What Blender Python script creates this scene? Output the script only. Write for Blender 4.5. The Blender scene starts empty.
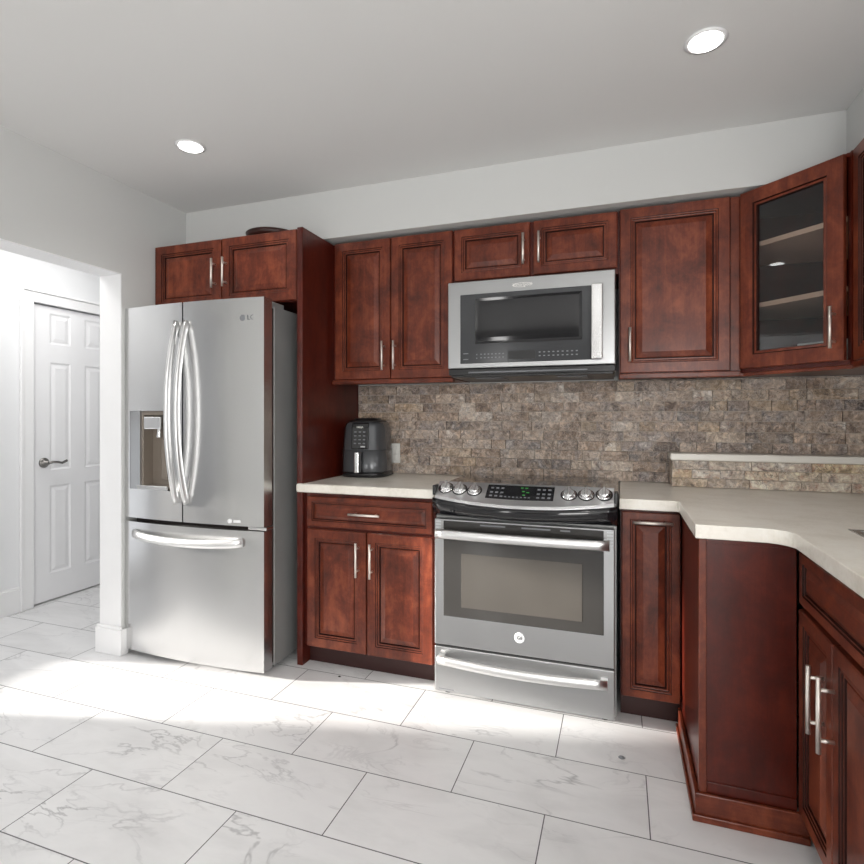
import bpy, bmesh, math, random
from mathutils import Vector, Matrix
random.seed(7)
C = bpy.context.scene
COL = C.collection
R = math.radians

# ---------------------------------------------------------------- camera, world, lights, exposure
cam_d = bpy.data.cameras.new('camera')
cam_d.sensor_width = 36.0
cam_d.lens = 540.0 / 864.0 * 36.0
cam_d.shift_y = -14.4 / 864.0
cam_d.clip_start = 0.02
cam = bpy.data.objects.new('camera', cam_d); COL.objects.link(cam)
cam.location = (0.0, -2.987, 1.253)
cam.rotation_euler = (R(90), 0, R(19.153))
C.camera = cam

w = bpy.data.worlds.new('daylight'); C.world = w; w.use_nodes = True
w.node_tree.nodes['Background'].inputs[0].default_value = (0.95, 0.97, 1.0, 1)
w.node_tree.nodes['Background'].inputs[1].default_value = 1.2

def area(name, loc, rot, sx, sy, power, col=(1, 1, 1), spread=180):
    l = bpy.data.lights.new(name, 'AREA'); l.shape = 'RECTANGLE'; l.size = sx; l.size_y = sy
    l.energy = power; l.color = col; l.spread = R(spread)
    o = bpy.data.objects.new(name, l); COL.objects.link(o); o.location = loc; o.rotation_euler = rot
    return o

sun_d = bpy.data.lights.new('sun', 'SUN'); sun_d.energy = 21.0; sun_d.angle = R(2.6); sun_d.color = (1.0, 0.95, 0.88)
sun = bpy.data.objects.new('sun', sun_d); COL.objects.link(sun)
sun.rotation_euler = Vector((0.96, 0.27, -0.165)).to_track_quat('-Z', 'Y').to_euler()
# added unseen fill lamps: two behind the camera, one right, one hall
area('rear_fill', (0.62, -5.3, 1.25), (R(115), 0, R(6)), 0.9, 2.1, 62, (1.0, 0.985, 0.96))  # added fill, tilted up to lift the ceiling
area('rear_strip_fill', (-1.62, -5.3, 1.25), (R(115), 0, 0), 0.28, 2.1, 18, (1.0, 0.985, 0.96))  # added narrow fill, gives upright streaks in the steel
area('right_fill', (1.08, -2.9, 1.55), (0, R(90), 0), 1.0, 1.3, 16, (1.0, 0.985, 0.96))  # added fill from the right wall
area('hall_fill', (-3.1, -1.2, 2.47), (0, 0, 0), 0.5, 2.2, 22, (1, 0.985, 0.965))  # added fill under the hall ceiling, brightens the white door

C.view_settings.view_transform = 'Standard'
C.view_settings.look = 'None'
C.view_settings.gamma = 1.0
C.view_settings.use_curve_mapping = False
C.view_settings.exposure = -0.10

# ---------------------------------------------------------------- materials
class NT:
    def __init__(s, name):
        s.m = bpy.data.materials.new(name); s.m.use_nodes = True
        s.t = s.m.node_tree; s.b = s.t.nodes['Principled BSDF']
    def n(s, typ, **kw):
        nd = s.t.nodes.new(typ)
        for k, v in kw.items():
            if k in nd.inputs: nd.inputs[k].default_value = v
            else: setattr(nd, k, v)
        return nd
    def l(s, a, b): s.t.links.new(a, b)
    def math(s, op, a, b=None, c=None):
        nd = s.t.nodes.new('ShaderNodeMath'); nd.operation = op
        for i, x in enumerate((a, b, c)):
            if x is None: continue
            if isinstance(x, (int, float)): nd.inputs[i].default_value = x
            else: s.l(x, nd.inputs[i])
        return nd.outputs[0]
    def ramp(s, fac, stops, interp='LINEAR'):
        nd = s.t.nodes.new('ShaderNodeValToRGB'); cr = nd.color_ramp; cr.interpolation = interp
        while len(cr.elements) < len(stops): cr.elements.new(0.5)
        for e, (p, c) in zip(cr.elements, stops):
            e.position = p; e.color = (*c, 1) if len(c) == 3 else c
        s.l(fac, nd.inputs[0]); return nd.outputs[0]
    def mix(s, fac, a, b, blend='MIX'):
        nd = s.t.nodes.new('ShaderNodeMix'); nd.data_type = 'RGBA'; nd.blend_type = blend
        for i, x in ((0, fac), (6, a), (7, b)):
            if isinstance(x, (int, float)): nd.inputs[i].default_value = x
            elif isinstance(x, tuple): nd.inputs[i].default_value = (*x, 1)
            else: s.l(x, nd.inputs[i])
        return nd.outputs[2]
    def coord(s, which='Object', scale=(1, 1, 1), rot=(0, 0, 0), loc=(0, 0, 0)):
        tc = s.t.nodes.new('ShaderNodeTexCoord'); mp = s.t.nodes.new('ShaderNodeMapping')
        mp.inputs['Scale'].default_value = scale; mp.inputs['Rotation'].default_value = rot; mp.inputs['Location'].default_value = loc
        s.l(tc.outputs[which], mp.inputs[0]); return mp.outputs[0]
    def noise(s, vec, scale, detail=3, rough=.5, dist=0):
        nd = s.t.nodes.new('ShaderNodeTexNoise'); nd.inputs['Scale'].default_value = scale
        nd.inputs['Detail'].default_value = detail; nd.inputs['Roughness'].default_value = rough; nd.inputs['Distortion'].default_value = dist
        s.l(vec, nd.inputs['Vector']); return nd.outputs['Fac']
    def bump(s, h, strength=.1, dist=.01):
        nd = s.t.nodes.new('ShaderNodeBump'); nd.inputs['Strength'].default_value = strength; nd.inputs['Distance'].default_value = dist
        s.l(h, nd.inputs['Height']); s.l(nd.outputs[0], s.b.inputs['Normal'])

def lin(r, g, b):
    f = lambda c: (c / 255 / 12.92) if c / 255 <= .04045 else ((c / 255 + .055) / 1.055) ** 2.4
    return (f(r), f(g), f(b))

def plain(name, col, rough=.5, metal=0, emit=None, estr=0, coat=0, var=.04, spec=.5):
    t = NT(name); b = t.b
    b.inputs['Roughness'].default_value = rough; b.inputs['Metallic'].default_value = metal
    b.inputs['Specular IOR Level'].default_value = spec
    v = t.noise(t.coord(), 6, 2)
    lo = tuple(c * (1 - var) for c in col); hi = tuple(min(1, c * (1 + var)) for c in col)
    t.l(t.ramp(v, [(.3, lo), (.7, hi)]), b.inputs['Base Color'])
    if coat: b.inputs['Coat Weight'].default_value = coat; b.inputs['Coat Roughness'].default_value = .12
    if emit: b.inputs['Emission Color'].default_value = (*emit, 1); b.inputs['Emission Strength'].default_value = estr
    return t.m

def wall_mat(name, col, rough=.75):
    t = NT(name); b = t.b
    b.inputs['Roughness'].default_value = rough; b.inputs['Specular IOR Level'].default_value = .25
    n1 = t.noise(t.coord(), 1.3, 3)
    t.l(t.ramp(n1, [(.3, tuple(c * .985 for c in col)), (.7, col)]), b.inputs['Base Color'])
    t.bump(t.noise(t.coord(), 260, 2), .04, .002)
    return t.m

def wood_mat(name, dark, mid, light, horizontal=False, rough=.34):
    t = NT(name); b = t.b
    sc = (1.2, 9, 9) if horizontal else (9, 9, 1.2)
    g = t.noise(t.coord(scale=sc), 4, 4, .6, .4)
    blotch = t.noise(t.coord(scale=(1, 1, .8)), 9, 6, .72, .3)
    fine = t.noise(t.coord(scale=(1, 30, 30) if horizontal else (30, 30, 1)), 9, 3, .6)
    f = t.math('ADD', t.math('MULTIPLY', g, .22), t.math('ADD', t.math('MULTIPLY', blotch, .68), t.math('MULTIPLY', fine, .10)))
    t.l(t.ramp(f, [(.34, dark), (.5, mid), (.66, light)]), b.inputs['Base Color'])
    b.inputs['Roughness'].default_value = rough
    b.inputs['Coat Weight'].default_value = .12; b.inputs['Coat Roughness'].default_value = .15; b.inputs['Specular IOR Level'].default_value = .3
    t.bump(fine, .03, .002)
    return t.m

def steel_mat(name, col, rough=.28, vertical=True, strength=.008):
    t = NT(name); b = t.b
    b.inputs['Metallic'].default_value = 1.0
    g = t.noise(t.coord(scale=(1, 1, .015) if vertical else (.015, 1, 1)), 900, 2, .5)
    lo = tuple(c * .965 for c in col)
    t.l(t.ramp(g, [(.3, lo), (.7, col)]), b.inputs['Base Color'])
    t.l(t.math('ADD', t.math('MULTIPLY', g, .08), rough - .04), b.inputs['Roughness'])
    b.inputs['Anisotropic'].default_value = .55
    b.inputs['Anisotropic Rotation'].default_value = .25 if vertical else 0
    t.bump(g, strength, .0005)
    return t.m

def floor_mat():
    t = NT('marble_tile'); b = t.b
    tc = t.coord(loc=(-.087 + .62 * 6, .955 + .3055 * 30 , 0))
    br = t.n('ShaderNodeTexBrick', offset=.5, offset_frequency=2, squash=1.0)
    t.l(tc, br.inputs['Vector'])
    for k, v in (('Scale', 1.0), ('Mortar Size', .0019), ('Mortar Smooth', .1), ('Bias', 0), ('Brick Width', .62), ('Row Height', .3055)):
        br.inputs[k].default_value = v
    br.inputs['Color1'].default_value = (0, 0, 0, 1); br.inputs['Color2'].default_value = (1, 1, 1, 1); br.inputs['Mortar'].default_value = (.5, .5, .5, 1)
    sep = t.n('ShaderNodeSeparateColor'); t.l(br.outputs['Color'], sep.inputs[0])
    off = t.math('MULTIPLY', sep.outputs[0], 37.0)
    cmb = t.n('ShaderNodeCombineXYZ'); t.l(off, cmb.inputs[0]); t.l(t.math('MULTIPLY', off, .73), cmb.inputs[1])
    add = t.n('ShaderNodeVectorMath', operation='ADD'); t.l(t.coord(rot=(0, 0, R(28)), scale=(.9, 2.2, 1)), add.inputs[0]); t.l(cmb.outputs[0], add.inputs[1])
    P = add.outputs[0]
    def vein(scale, width, dist, det):
        nz = t.noise(P, scale, det, .55, dist)
        d = t.math('ABSOLUTE', t.math('SUBTRACT', nz, .5))
        return t.math('SUBTRACT', 1, t.math('MINIMUM', t.math('DIVIDE', d, width), 1))
    mask = t.ramp(t.noise(P, 1.6, 2), [(.46, (0, 0, 0)), (.66, (1, 1, 1))])
    v1 = t.math('MULTIPLY', t.math('POWER', vein(1.5, .013, .5, 6), 1.3), mask)
    mask2 = t.ramp(t.noise(P, 2.3, 2), [(.50, (0, 0, 0)), (.68, (1, 1, 1))])
    v2 = t.math('MULTIPLY', vein(3.4, .02, .8, 7), t.math('MULTIPLY', mask2, .35))
    cloud = t.noise(P, 2.2, 5, .6, .4)
    base = t.ramp(cloud, [(.3, lin(212, 212, 213)), (.55, lin(226, 226, 227)), (.8, lin(218, 218, 220))])
    c1 = t.mix(t.math('MULTIPLY', v1, .62), base, lin(118, 118, 122))
    c1 = t.mix(v2, c1, lin(150, 150, 154))
    c2 = t.mix(br.outputs['Fac'], c1, lin(88, 88, 92))
    t.l(c2, b.inputs['Base Color'])
    b.inputs['Roughness'].default_value = .32; b.inputs['Specular IOR Level'].default_value = .4
    t.bump(t.math('SUBTRACT', 1, br.outputs['Fac']), .25, .002)
    return t.m

def stone_mat(name, stops, contrast=1.0):
    t = NT(name); b = t.b
    geo = t.n('ShaderNodeNewGeometry')
    rnd = geo.outputs['Random Per Island']
    cmb = t.n('ShaderNodeCombineXYZ'); t.l(t.math('MULTIPLY', rnd, 53), cmb.inputs[0]); t.l(t.math('MULTIPLY', rnd, 31), cmb.inputs[2])
    add = t.n('ShaderNodeVectorMath', operation='ADD'); t.l(t.coord(), add.inputs[0]); t.l(cmb.outputs[0], add.inputs[1]); P = add.outputs[0]
    base = t.ramp(rnd, stops, 'LINEAR')
    big = t.noise(P, 11, 4, .65, .8)
    mott = t.noise(P, 30, 6, .75, 1.0)
    m1 = t.ramp(big, [(.32, lin(70, 60, 56)), (.42, lin(150, 130, 114)), (.50, lin(196, 178, 162)), (.58, lin(132, 126, 126)), (.70, lin(238, 230, 222))])
    c = t.mix(.52, base, m1)
    c = t.mix(.85, c, t.ramp(mott, [(.32, (.10, .09, .09)), (.44, (.36, .35, .34)), (.54, (.55, .545, .54)), (.66, (.90, .89, .87))]), 'OVERLAY')
    nz = t.noise(P, 14, 5, .6, 1.4)
    d = t.math('ABSOLUTE', t.math('SUBTRACT', nz, .5))
    vn = t.math('SUBTRACT', 1, t.math('MINIMUM', t.math('DIVIDE', d, .022), 1))
    vm = t.ramp(t.noise(P, 8, 2), [(.44, (0, 0, 0)), (.56, (1, 1, 1))])
    c = t.mix(t.math('MULTIPLY', t.math('MULTIPLY', vn, vm), .85), c, lin(48, 40, 40))
    nz2 = t.noise(P, 20, 4, .6, 1.2)
    d2 = t.math('ABSOLUTE', t.math('SUBTRACT', nz2, .52))
    vn2 = t.math('SUBTRACT', 1, t.math('MINIMUM', t.math('DIVIDE', d2, .022), 1))
    c = t.mix(t.math('MULTIPLY', vn2, .38), c, lin(226, 216, 208))
    t.l(c, b.inputs['Base Color'])
    b.inputs['Roughness'].default_value = .5; b.inputs['Specular IOR Level'].default_value = .45
    t.bump(t.noise(P, 60, 5, .65), .55, .006)
    return t.m

def counter_mat():
    t = NT('cream_quartz'); b = t.b
    n1 = t.noise(t.coord(), 7, 5, .6, .5); n2 = t.noise(t.coord(), 90, 2)
    f = t.math('ADD', t.math('MULTIPLY', n1, .75), t.math('MULTIPLY', n2, .25))
    t.l(t.ramp(f, [(.32, lin(220, 214, 202)), (.5, lin(234, 229, 219)), (.7, lin(241, 238, 230))]), b.inputs['Base Color'])
    b.inputs['Roughness'].default_value = .28
    return t.m

def glass_mat(name, tint, refl=1.5, rough=.02):
    t = NT(name); out = t.t.nodes['Material Output']; t.t.nodes.remove(t.b)
    tr = t.n('ShaderNodeBsdfTransparent'); tr.inputs[0].default_value = (*tint, 1)
    gl = t.n('ShaderNodeBsdfGlossy'); gl.inputs['Roughness'].default_value = rough; gl.inputs[0].default_value = (1, 1, 1, 1)
    fr = t.n('ShaderNodeFresnel'); fr.inputs[0].default_value = refl
    mx = t.n('ShaderNodeMixShader'); t.l(fr.outputs[0], mx.inputs[0]); t.l(tr.outputs[0], mx.inputs[1]); t.l(gl.outputs[0], mx.inputs[2])
    t.l(mx.outputs[0], out.inputs[0]); return t.m

M = {}
M['wall'] = wall_mat('wall_paint_grey', lin(208, 209, 208))
M['rear'] = wall_mat('rear_wall_darkened', lin(140, 138, 135))  # darkened so steel and glass reflect a dimmer room
M['hall'] = wall_mat('hall_paint_white', lin(232, 233, 235))
M['ceil'] = wall_mat('ceiling_paint', lin(224, 224, 223), .85)
M['trim'] = plain('trim_paint_white', lin(238, 238, 239), .38, var=.01)
M['door'] = plain('door_paint_white', lin(236, 236, 238), .4, var=.01)
M['floor'] = floor_mat()
CH = (lin(62, 26, 17), lin(103, 46, 29), lin(140, 72, 47))
M['wood'] = wood_mat('cherry_wood', *CH)
M['woodh'] = wood_mat('cherry_wood_across', *CH, horizontal=True)
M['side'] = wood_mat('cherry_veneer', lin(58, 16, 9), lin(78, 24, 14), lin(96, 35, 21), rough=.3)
M['glaze'] = plain('dark_glaze', lin(42, 16, 11), .55, spec=.2)
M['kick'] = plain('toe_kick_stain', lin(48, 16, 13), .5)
M['inside'] = plain('cabinet_interior_dark', lin(58, 56, 55), .6)
M['shelf'] = plain('shelf_wood_lightened', lin(226, 186, 164), .5)  # lightened so the shelf edges look lit through the glass
M['nickel'] = plain('brushed_nickel', (.86, .80, .74), .42, 1)
M['steel'] = steel_mat('stainless_brushed', (.66, .66, .66), .24)
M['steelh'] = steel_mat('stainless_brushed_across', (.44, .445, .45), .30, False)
M['panelsteel'] = steel_mat('control_panel_steel', (.66, .66, .67), .36, False)
M['steelside'] = plain('grey_side_panel', lin(150, 151, 150), .4, .35)
M['chrome'] = plain('polished_steel', (.80, .80, .80), .2, 1, var=.01)
M['satin'] = plain('satin_steel', (.80, .80, .80), .34, 1, var=.01)
M['black'] = plain('black_plastic', (.012, .012, .013), .32)
M['blackgloss'] = plain('black_glass', (.010, .010, .012), .06, coat=.3)
M['mwglass'] = plain('smoky_door_glass', (.050, .052, .056), .16)
M['ovenglass'] = plain('dark_oven_glass', (.035, .033, .031), .09, coat=.2)
M['oveninner'] = plain('oven_inner_pane', (.075, .068, .060), .16)
M['ceramic'] = plain('cooktop_ceramic', (.012, .011, .011), .07, coat=.5)
M['gasket'] = plain('dark_gasket', lin(44, 34, 30), .5)
M['dispgrey'] = plain('dispenser_taupe', lin(140, 130, 120), .35, .3)
M['fryer'] = plain('charcoal_fryer_shell', lin(84, 86, 89), .26, .3, coat=.3)
M['whiteplastic'] = plain('white_plastic', lin(236, 235, 230), .35)
M['mark'] = plain('pale_marking', lin(196, 198, 200), .5)
M['greymark'] = plain('grey_marking', lin(120, 122, 126), .5)
M['green'] = plain('green_digits', lin(50, 120, 55), .5, emit=lin(60, 170, 70), estr=.3)
M['lamp'] = plain('lamp_diffuser', (1, 1, 1), .5, emit=(1, .985, .96), estr=9)
M['stone'] = stone_mat('split_face_stone', [(0, lin(112, 94, 84)), (.12, lin(176, 156, 140)), (.26, lin(160, 136, 118)), (.40, lin(196, 180, 166)), (.52, lin(120, 112, 112)), (.62, lin(178, 160, 148)), (.72, lin(84, 76, 74)), (.8, lin(190, 166, 136)), (.9, lin(208, 196, 184)), (1, lin(150, 130, 116))])
M['stoneledge'] = stone_mat('split_face_stone_tan', [(0, lin(226, 202, 158)), (.3, lin(224, 214, 200)), (.5, lin(176, 166, 158)), (.7, lin(222, 196, 150)), (1, lin(232, 224, 214))])
M['grout'] = plain('grout', lin(196, 186, 176), .85)
M['counter'] = counter_mat()
M['cap'] = plain('white_stone_cap', lin(226, 222, 214), .3)
M['glass'] = glass_mat('cabinet_glass', (.86, .88, .88), 1.4, 0.0)
M['sink'] = steel_mat('sink_steel', (.6, .6, .6), .3)
M['crumb'] = plain('dark_crumb', lin(40, 36, 34), .8)
M['traywood'] = plain('dark_tray_wood', lin(54, 24, 18), .4)
M['paleblock'] = plain('pale_block', lin(214, 214, 212), .5)

# ---------------------------------------------------------------- mesh helpers
class MB:
    def __init__(s): s.v = []; s.f = []; s.mi = []; s.sm = []
    def face(s, idx, mi=0, sm=False): s.f.append(tuple(idx)); s.mi.append(mi); s.sm.append(sm)
    def box(s, x0, x1, y0, y1, z0, z1, mi=0):
        if x0 > x1: x0, x1 = x1, x0
        if y0 > y1: y0, y1 = y1, y0
        if z0 > z1: z0, z1 = z1, z0
        b = len(s.v)
        s.v += [(x0, y0, z0), (x1, y0, z0), (x1, y1, z0), (x0, y1, z0), (x0, y0, z1), (x1, y0, z1), (x1, y1, z1), (x0, y1, z1)]
        for q in ((0, 3, 2, 1), (4, 5, 6, 7), (0, 1, 5, 4), (1, 2, 6, 5), (2, 3, 7, 6), (3, 0, 4, 7)): s.face([b + i for i in q], mi)
        return s
    def prism(s, pts, z0, z1, mi=0):          # pts counter-clockwise
        b = len(s.v); n = len(pts)
        s.v += [(x, y, z0) for x, y in pts] + [(x, y, z1) for x, y in pts]
        s.face([b + i for i in reversed(range(n))], mi); s.face([b + n + i for i in range(n)], mi)
        for i in range(n): j = (i + 1) % n; s.face((b + i, b + j, b + n + j, b + n + i), mi)
        return s
    def sweep(s, path, sect, mi=0, up=(0, 0, 1), sm=True):   # closed cross-section swept along a path
        P = [Vector(p) for p in path]; n = len(sect); b = len(s.v); U = Vector(up)
        for i, p in enumerate(P):
            t = (P[min(i + 1, len(P) - 1)] - P[max(i - 1, 0)]).normalized()
            a = t.cross(U).normalized() if abs(t.dot(U)) < .98 else t.cross(Vector((1, 0, 0))).normalized()
            c = a.cross(t)
            for (u, w2) in sect: s.v.append(tuple(p + a * u + c * w2))
        for i in range(len(P) - 1):
            for k in range(n):
                k2 = (k + 1) % n
                s.face((b + i * n + k, b + i * n + k2, b + (i + 1) * n + k2, b + (i + 1) * n + k), mi, sm)
        s.face([b + k for k in reversed(range(n))], mi); s.face([b + (len(P) - 1) * n + k for k in range(n)], mi)
        return s
    def tube(s, path, r, n=12, mi=0, up=(0, 0, 1)):
        return s.sweep(path, [(r * math.cos(2 * math.pi * k / n), r * math.sin(2 * math.pi * k / n)) for k in range(n)], mi, up)
    def lathe(s, prof, c=(0, 0, 0), n=32, mi=0, axis='z', sm=True):    # prof: (radius, height)
        b = len(s.v); m = len(prof)
        for k in range(n):
            a = 2 * math.pi * k / n; ca, sa = math.cos(a), math.sin(a)
            for (r, h) in prof:
                if axis == 'z': s.v.append((c[0] + r * ca, c[1] + r * sa, c[2] + h))
                elif axis == 'y': s.v.append((c[0] + r * ca, c[1] - h, c[2] + r * sa))
        for k in range(n):
            k2 = (k + 1) % n
            for i in range(m - 1):
                s.face((b + k * m + i, b + k2 * m + i, b + k2 * m + i + 1, b + k * m + i + 1), mi, sm)
        s.face([b + k * m + m - 1 for k in range(n)], mi, False)
        s.face([b + k * m for k in reversed(range(n))], mi, False)
        return s
    def rings(s, x0, x1, z0, z1, prof, y=0, fill=True, fm=0):
        """nested rectangles facing -y; prof: (inset, forward, material of the band leading to this ring)"""
        b = len(s.v)
        for (ins, fw, m_) in prof:
            s.v += [(x0 + ins, y - fw, z0 + ins), (x1 - ins, y - fw, z0 + ins), (x1 - ins, y - fw, z1 - ins), (x0 + ins, y - fw, z1 - ins)]
        for i in range(1, len(prof)):
            for k in range(4):
                k2 = (k + 1) % 4
                s.face((b + 4 * (i - 1) + k, b + 4 * (i - 1) + k2, b + 4 * i + k2, b + 4 * i + k), prof[i][2])
        e = b + 4 * (len(prof) - 1)
        if fill: s.face((e, e + 1, e + 2, e + 3), fm)
        return b, e
    def build(s, name, mats, parent=None, bevel=0, seg=2, loc=None):
        me = bpy.data.meshes.new(name); me.from_pydata(s.v, [], s.f)
        for m_ in (mats if isinstance(mats, (list, tuple)) else [mats]): me.materials.append(M[m_] if isinstance(m_, str) else m_)
        me.polygons.foreach_set('material_index', s.mi); me.polygons.foreach_set('use_smooth', s.sm)
        bm = bmesh.new(); bm.from_mesh(me); bmesh.ops.recalc_face_normals(bm, faces=bm.faces); bm.to_mesh(me); bm.free()
        me.update()
        o = bpy.data.objects.new(name, me); COL.objects.link(o)
        if parent: o.parent = parent
        if loc: o.location = loc
        if bevel:
            bv = o.modifiers.new('bevel', 'BEVEL'); bv.width = bevel; bv.segments = seg; bv.limit_method = 'ANGLE'; bv.angle_limit = R(40)
        return o

def thing(name, label, cat, loc=(0, 0, 0), rz=0, group=None):
    o = bpy.data.objects.new(name, None); COL.objects.link(o); o.empty_display_size = .1
    o.location = loc; o.rotation_euler = (0, 0, rz); tag(o, label, cat, group); return o
def tag(o, label, cat, group=None):
    o['label'] = label; o['category'] = cat
    if group: o['group'] = group
    return o
def struct(o): o['kind'] = 'structure'; return o
def text(name, s, size, loc, mat, parent, rot=(R(90), 0, 0), depth=.0006, align='CENTER'):
    cu = bpy.data.curves.new('lettering', 'FONT'); cu.body = s; cu.size = size; cu.extrude = depth; cu.align_x = align; cu.align_y = 'CENTER'
    t = bpy.data.objects.new('lettering', cu); COL.objects.link(t)
    bpy.context.view_layer.update()
    me = bpy.data.meshes.new_from_object(t.evaluated_get(bpy.context.evaluated_depsgraph_get()))
    bpy.data.objects.remove(t); me.materials.clear(); me.materials.append(M[mat]); me.name = name
    o = bpy.data.objects.new(name, me); COL.objects.link(o); o.parent = parent; o.location = loc; o.rotation_euler = rot
    return o

# ---------------------------------------------------------------- setting
CZ = 2.494                       # ceiling
XL, XH = -2.485, -3.66           # kitchen left wall, hall far wall
XR = 1.135; YB = -5.5
struct(MB().box(-4.0, 1.3, -5.7, 1.3, -.1, 0).build('floor', 'floor'))
struct(MB().box(-4.0, 1.3, -5.7, 1.3, CZ, CZ + .1).build('ceiling', 'ceil'))
struct(MB().box(XL - .15, XR + .12, 0, .12, 0, CZ).build('wall_back', 'wall'))
# bulkhead above the wall cabinets (back run and right run)
sb = MB(); sb.prism([(XL, 0), (XL, -.38), (.865, -.38), (.865, -2.6), (XR, -2.6), (XR, 0)], 2.234, CZ)
struct(sb.build('trim_1', 'wall'))
wl = MB()
wl.box(XL - .15, XL, -.83, 0, 0, CZ); wl.box(XL - .15, XL, -1.9, -.83, 2.015, CZ); wl.box(XL - .15, XL, YB, -1.9, 0, CZ)
struct(wl.build('wall_left', ['wall']))
jm = MB(); jm.box(XL - .149, XL - .001, -.835, -.8301, 0, 2.0149); jm.box(XL - .149, XL - .001, -1.8999, -.835, 2.010, 2.0149)
struct(jm.build('trim_2', 'trim'))
wr = MB()
wr.box(XR, XR + .12, YB, -3.4, 0, CZ); wr.box(XR, XR + .12, -2.4, 0, 0, CZ); wr.box(XR, XR + .12, -3.4, -2.4, 0, .9); wr.box(XR, XR + .12, -3.4, -2.4, 2.2, CZ)
struct(wr.build('wall_right', 'wall'))
wq = MB()
wq.box(-2.635, -1.78, YB - .12, YB, 0, CZ); wq.box(-1.46, .12, YB - .12, YB, 0, CZ); wq.box(1.12, XR + .12, YB - .12, YB, 0, CZ)
for x0, x1 in ((-1.78, -1.46), (.12, 1.12)): wq.box(x0, x1, YB - .12, YB, 2.3, CZ); wq.box(x0, x1, YB - .12, YB, 0, .1)
struct(wq.build('wall_rear', 'rear'))
for i, (x0, x1) in enumerate(((-1.78, -1.46), (.12, 1.12))):
    wf = MB(); wf.box(x0, x0 + .05, YB - .09, YB - .03, .1, 2.3); wf.box(x1 - .05, x1, YB - .09, YB - .03, .1, 2.3)
    wf.box(x0 + .05, x1 - .05, YB - .09, YB - .03, .1, .15); wf.box(x0 + .05, x1 - .05, YB - .09, YB - .03, 2.25, 2.3)
    struct(wf.build('window_%d' % (i + 1), 'trim'))  # added frames for two invented rear openings that light the room
# hall
hw = MB()
HY0, HY1 = -1.79, -1.25          # low hall window that lets the sun in
hw.box(XH - .12, XH, HY1, -.482, 0, CZ); hw.box(XH - .12, XH, -.482, .16, 2.018, CZ); hw.box(XH - .12, XH, .16, 1.2, 0, CZ); hw.box(XH - .12, XH - .06, -.482, .16, 0, 2.018)  # last box: added backing that blocks outside light behind the door
hw.box(XH - .12, XH, HY0, HY1, 1.22, CZ); hw.box(XH - .12, XH, HY0, HY1, 0, .05); hw.box(XH - .12, XH, -3.2, HY0, 0, CZ)
hw.box(XH - .12, XL - .15, 1.2, 1.3, 0, CZ); hw.box(XH - .12, XL - .15, -3.3, -3.2, 0, CZ)
hw.box(XL - .15, XL - .03, .12, 1.3, 0, CZ)
struct(hw.build('wall_hall', 'hall'))
# hall door
d1 = bpy.data.objects.new('door_1', None); COL.objects.link(d1); struct(d1); d1.location = (XH - .012, .157, 0.010); d1.rotation_euler = (0, 0, R(90))
d1['label'] = 'white six panel hall door with lever handle'; d1['category'] = 'door'
# local frame: front faces local -y (world +x), local x -> world +y ; door from y=-.48 to .328
dm = MB(); W_, H_ = .635, 2.0
xs = [0, .115, .265, .370, .520, W_]; zs = [0, .18, .78, .885, 1.62, 1.745, 1.955, H_]
panels = [(i, k) for i in (1, 3) for k in (1, 3, 5)]
for i in range(5):
    for k in range(7):
        x0, x1, z0, z1 = xs[i], xs[i + 1], zs[k], zs[k + 1]
        if (i, k) in panels:
            dm.rings(x0, x1, z0, z1, [(0, 0, 0), (.010, -.005, 0), (.018, -.0055, 0), (.040, -.001, 0)], 0)
        else:
            dm.v += [(x0, 0, z0), (x1, 0, z0), (x1, 0, z1), (x0, 0, z1)]; n_ = len(dm.v); dm.face((n_ - 4, n_ - 3, n_ - 2, n_ - 1))
dm.box(0, W_, .012, .04, 0, H_)
for (a0, a1, c0, c1) in ((0, .004, 0, H_), (W_ - .004, W_, 0, H_), (0, W_, 0, .004), (0, W_, H_ - .004, H_)): dm.box(a0, a1, .0005, .014, c0, c1)
leaf = dm.build('door_leaf', 'door', d1); leaf.location = (-W_, 0, 0)
hd = MB(); hd.lathe([(.034, 0), (.034, .006), (.024, .012), (.012, .016), (.011, .05)], (0, 0, 0), 24, 0, 'y')
hd.tube([(0, -.045, 0), (.03, -.05, .004), (.06, -.05, .002), (.09, -.05, -.006), (.115, -.05, .004), (.125, -.05, .008)], .0085, 10)
M['pewter'] = plain('pewter_lever', (.22, .21, .20), .3, 1)
h_ = hd.build('door_handle', 'pewter', d1, loc=(-W_ + .075, 0, .938))
# casing
cs = MB()
for (y0, y1, z0, z1) in ((-.552, -.484, 0, 2.085), (.161, .23, 0, 2.085), (-.4838, .1608, 2.018, 2.085)):
    cs.box(XH, XH + .014, y0, y1, z0, z1)
cs.box(XH, XH + .022, -.570, -.5525, 0, 2.10); cs.box(XH, XH + .022, -.5523, .23, 2.0855, 2.10)
struct(cs.build('trim_3', 'trim', bevel=.003))
struct(MB().box(XH, XH + .014, HY0 - .3, -.553, 0, .15).box(XH, XH + .009, HY0 - .3, -.553, .15, .165).build('baseboard_hall', 'trim', bevel=.003))
bl = MB(); bl.box(XL - .165, XL + .015, -.85, -.8352, 0, .135); bl.box(XL - .160, XL + .010, -.846, -.8352, .135, .15)
bl.box(XL + .0002, XL + .015, -.8352, -.80, 0, .135)
struct(bl.build('baseboard_left', 'trim', bevel=.003))

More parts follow.
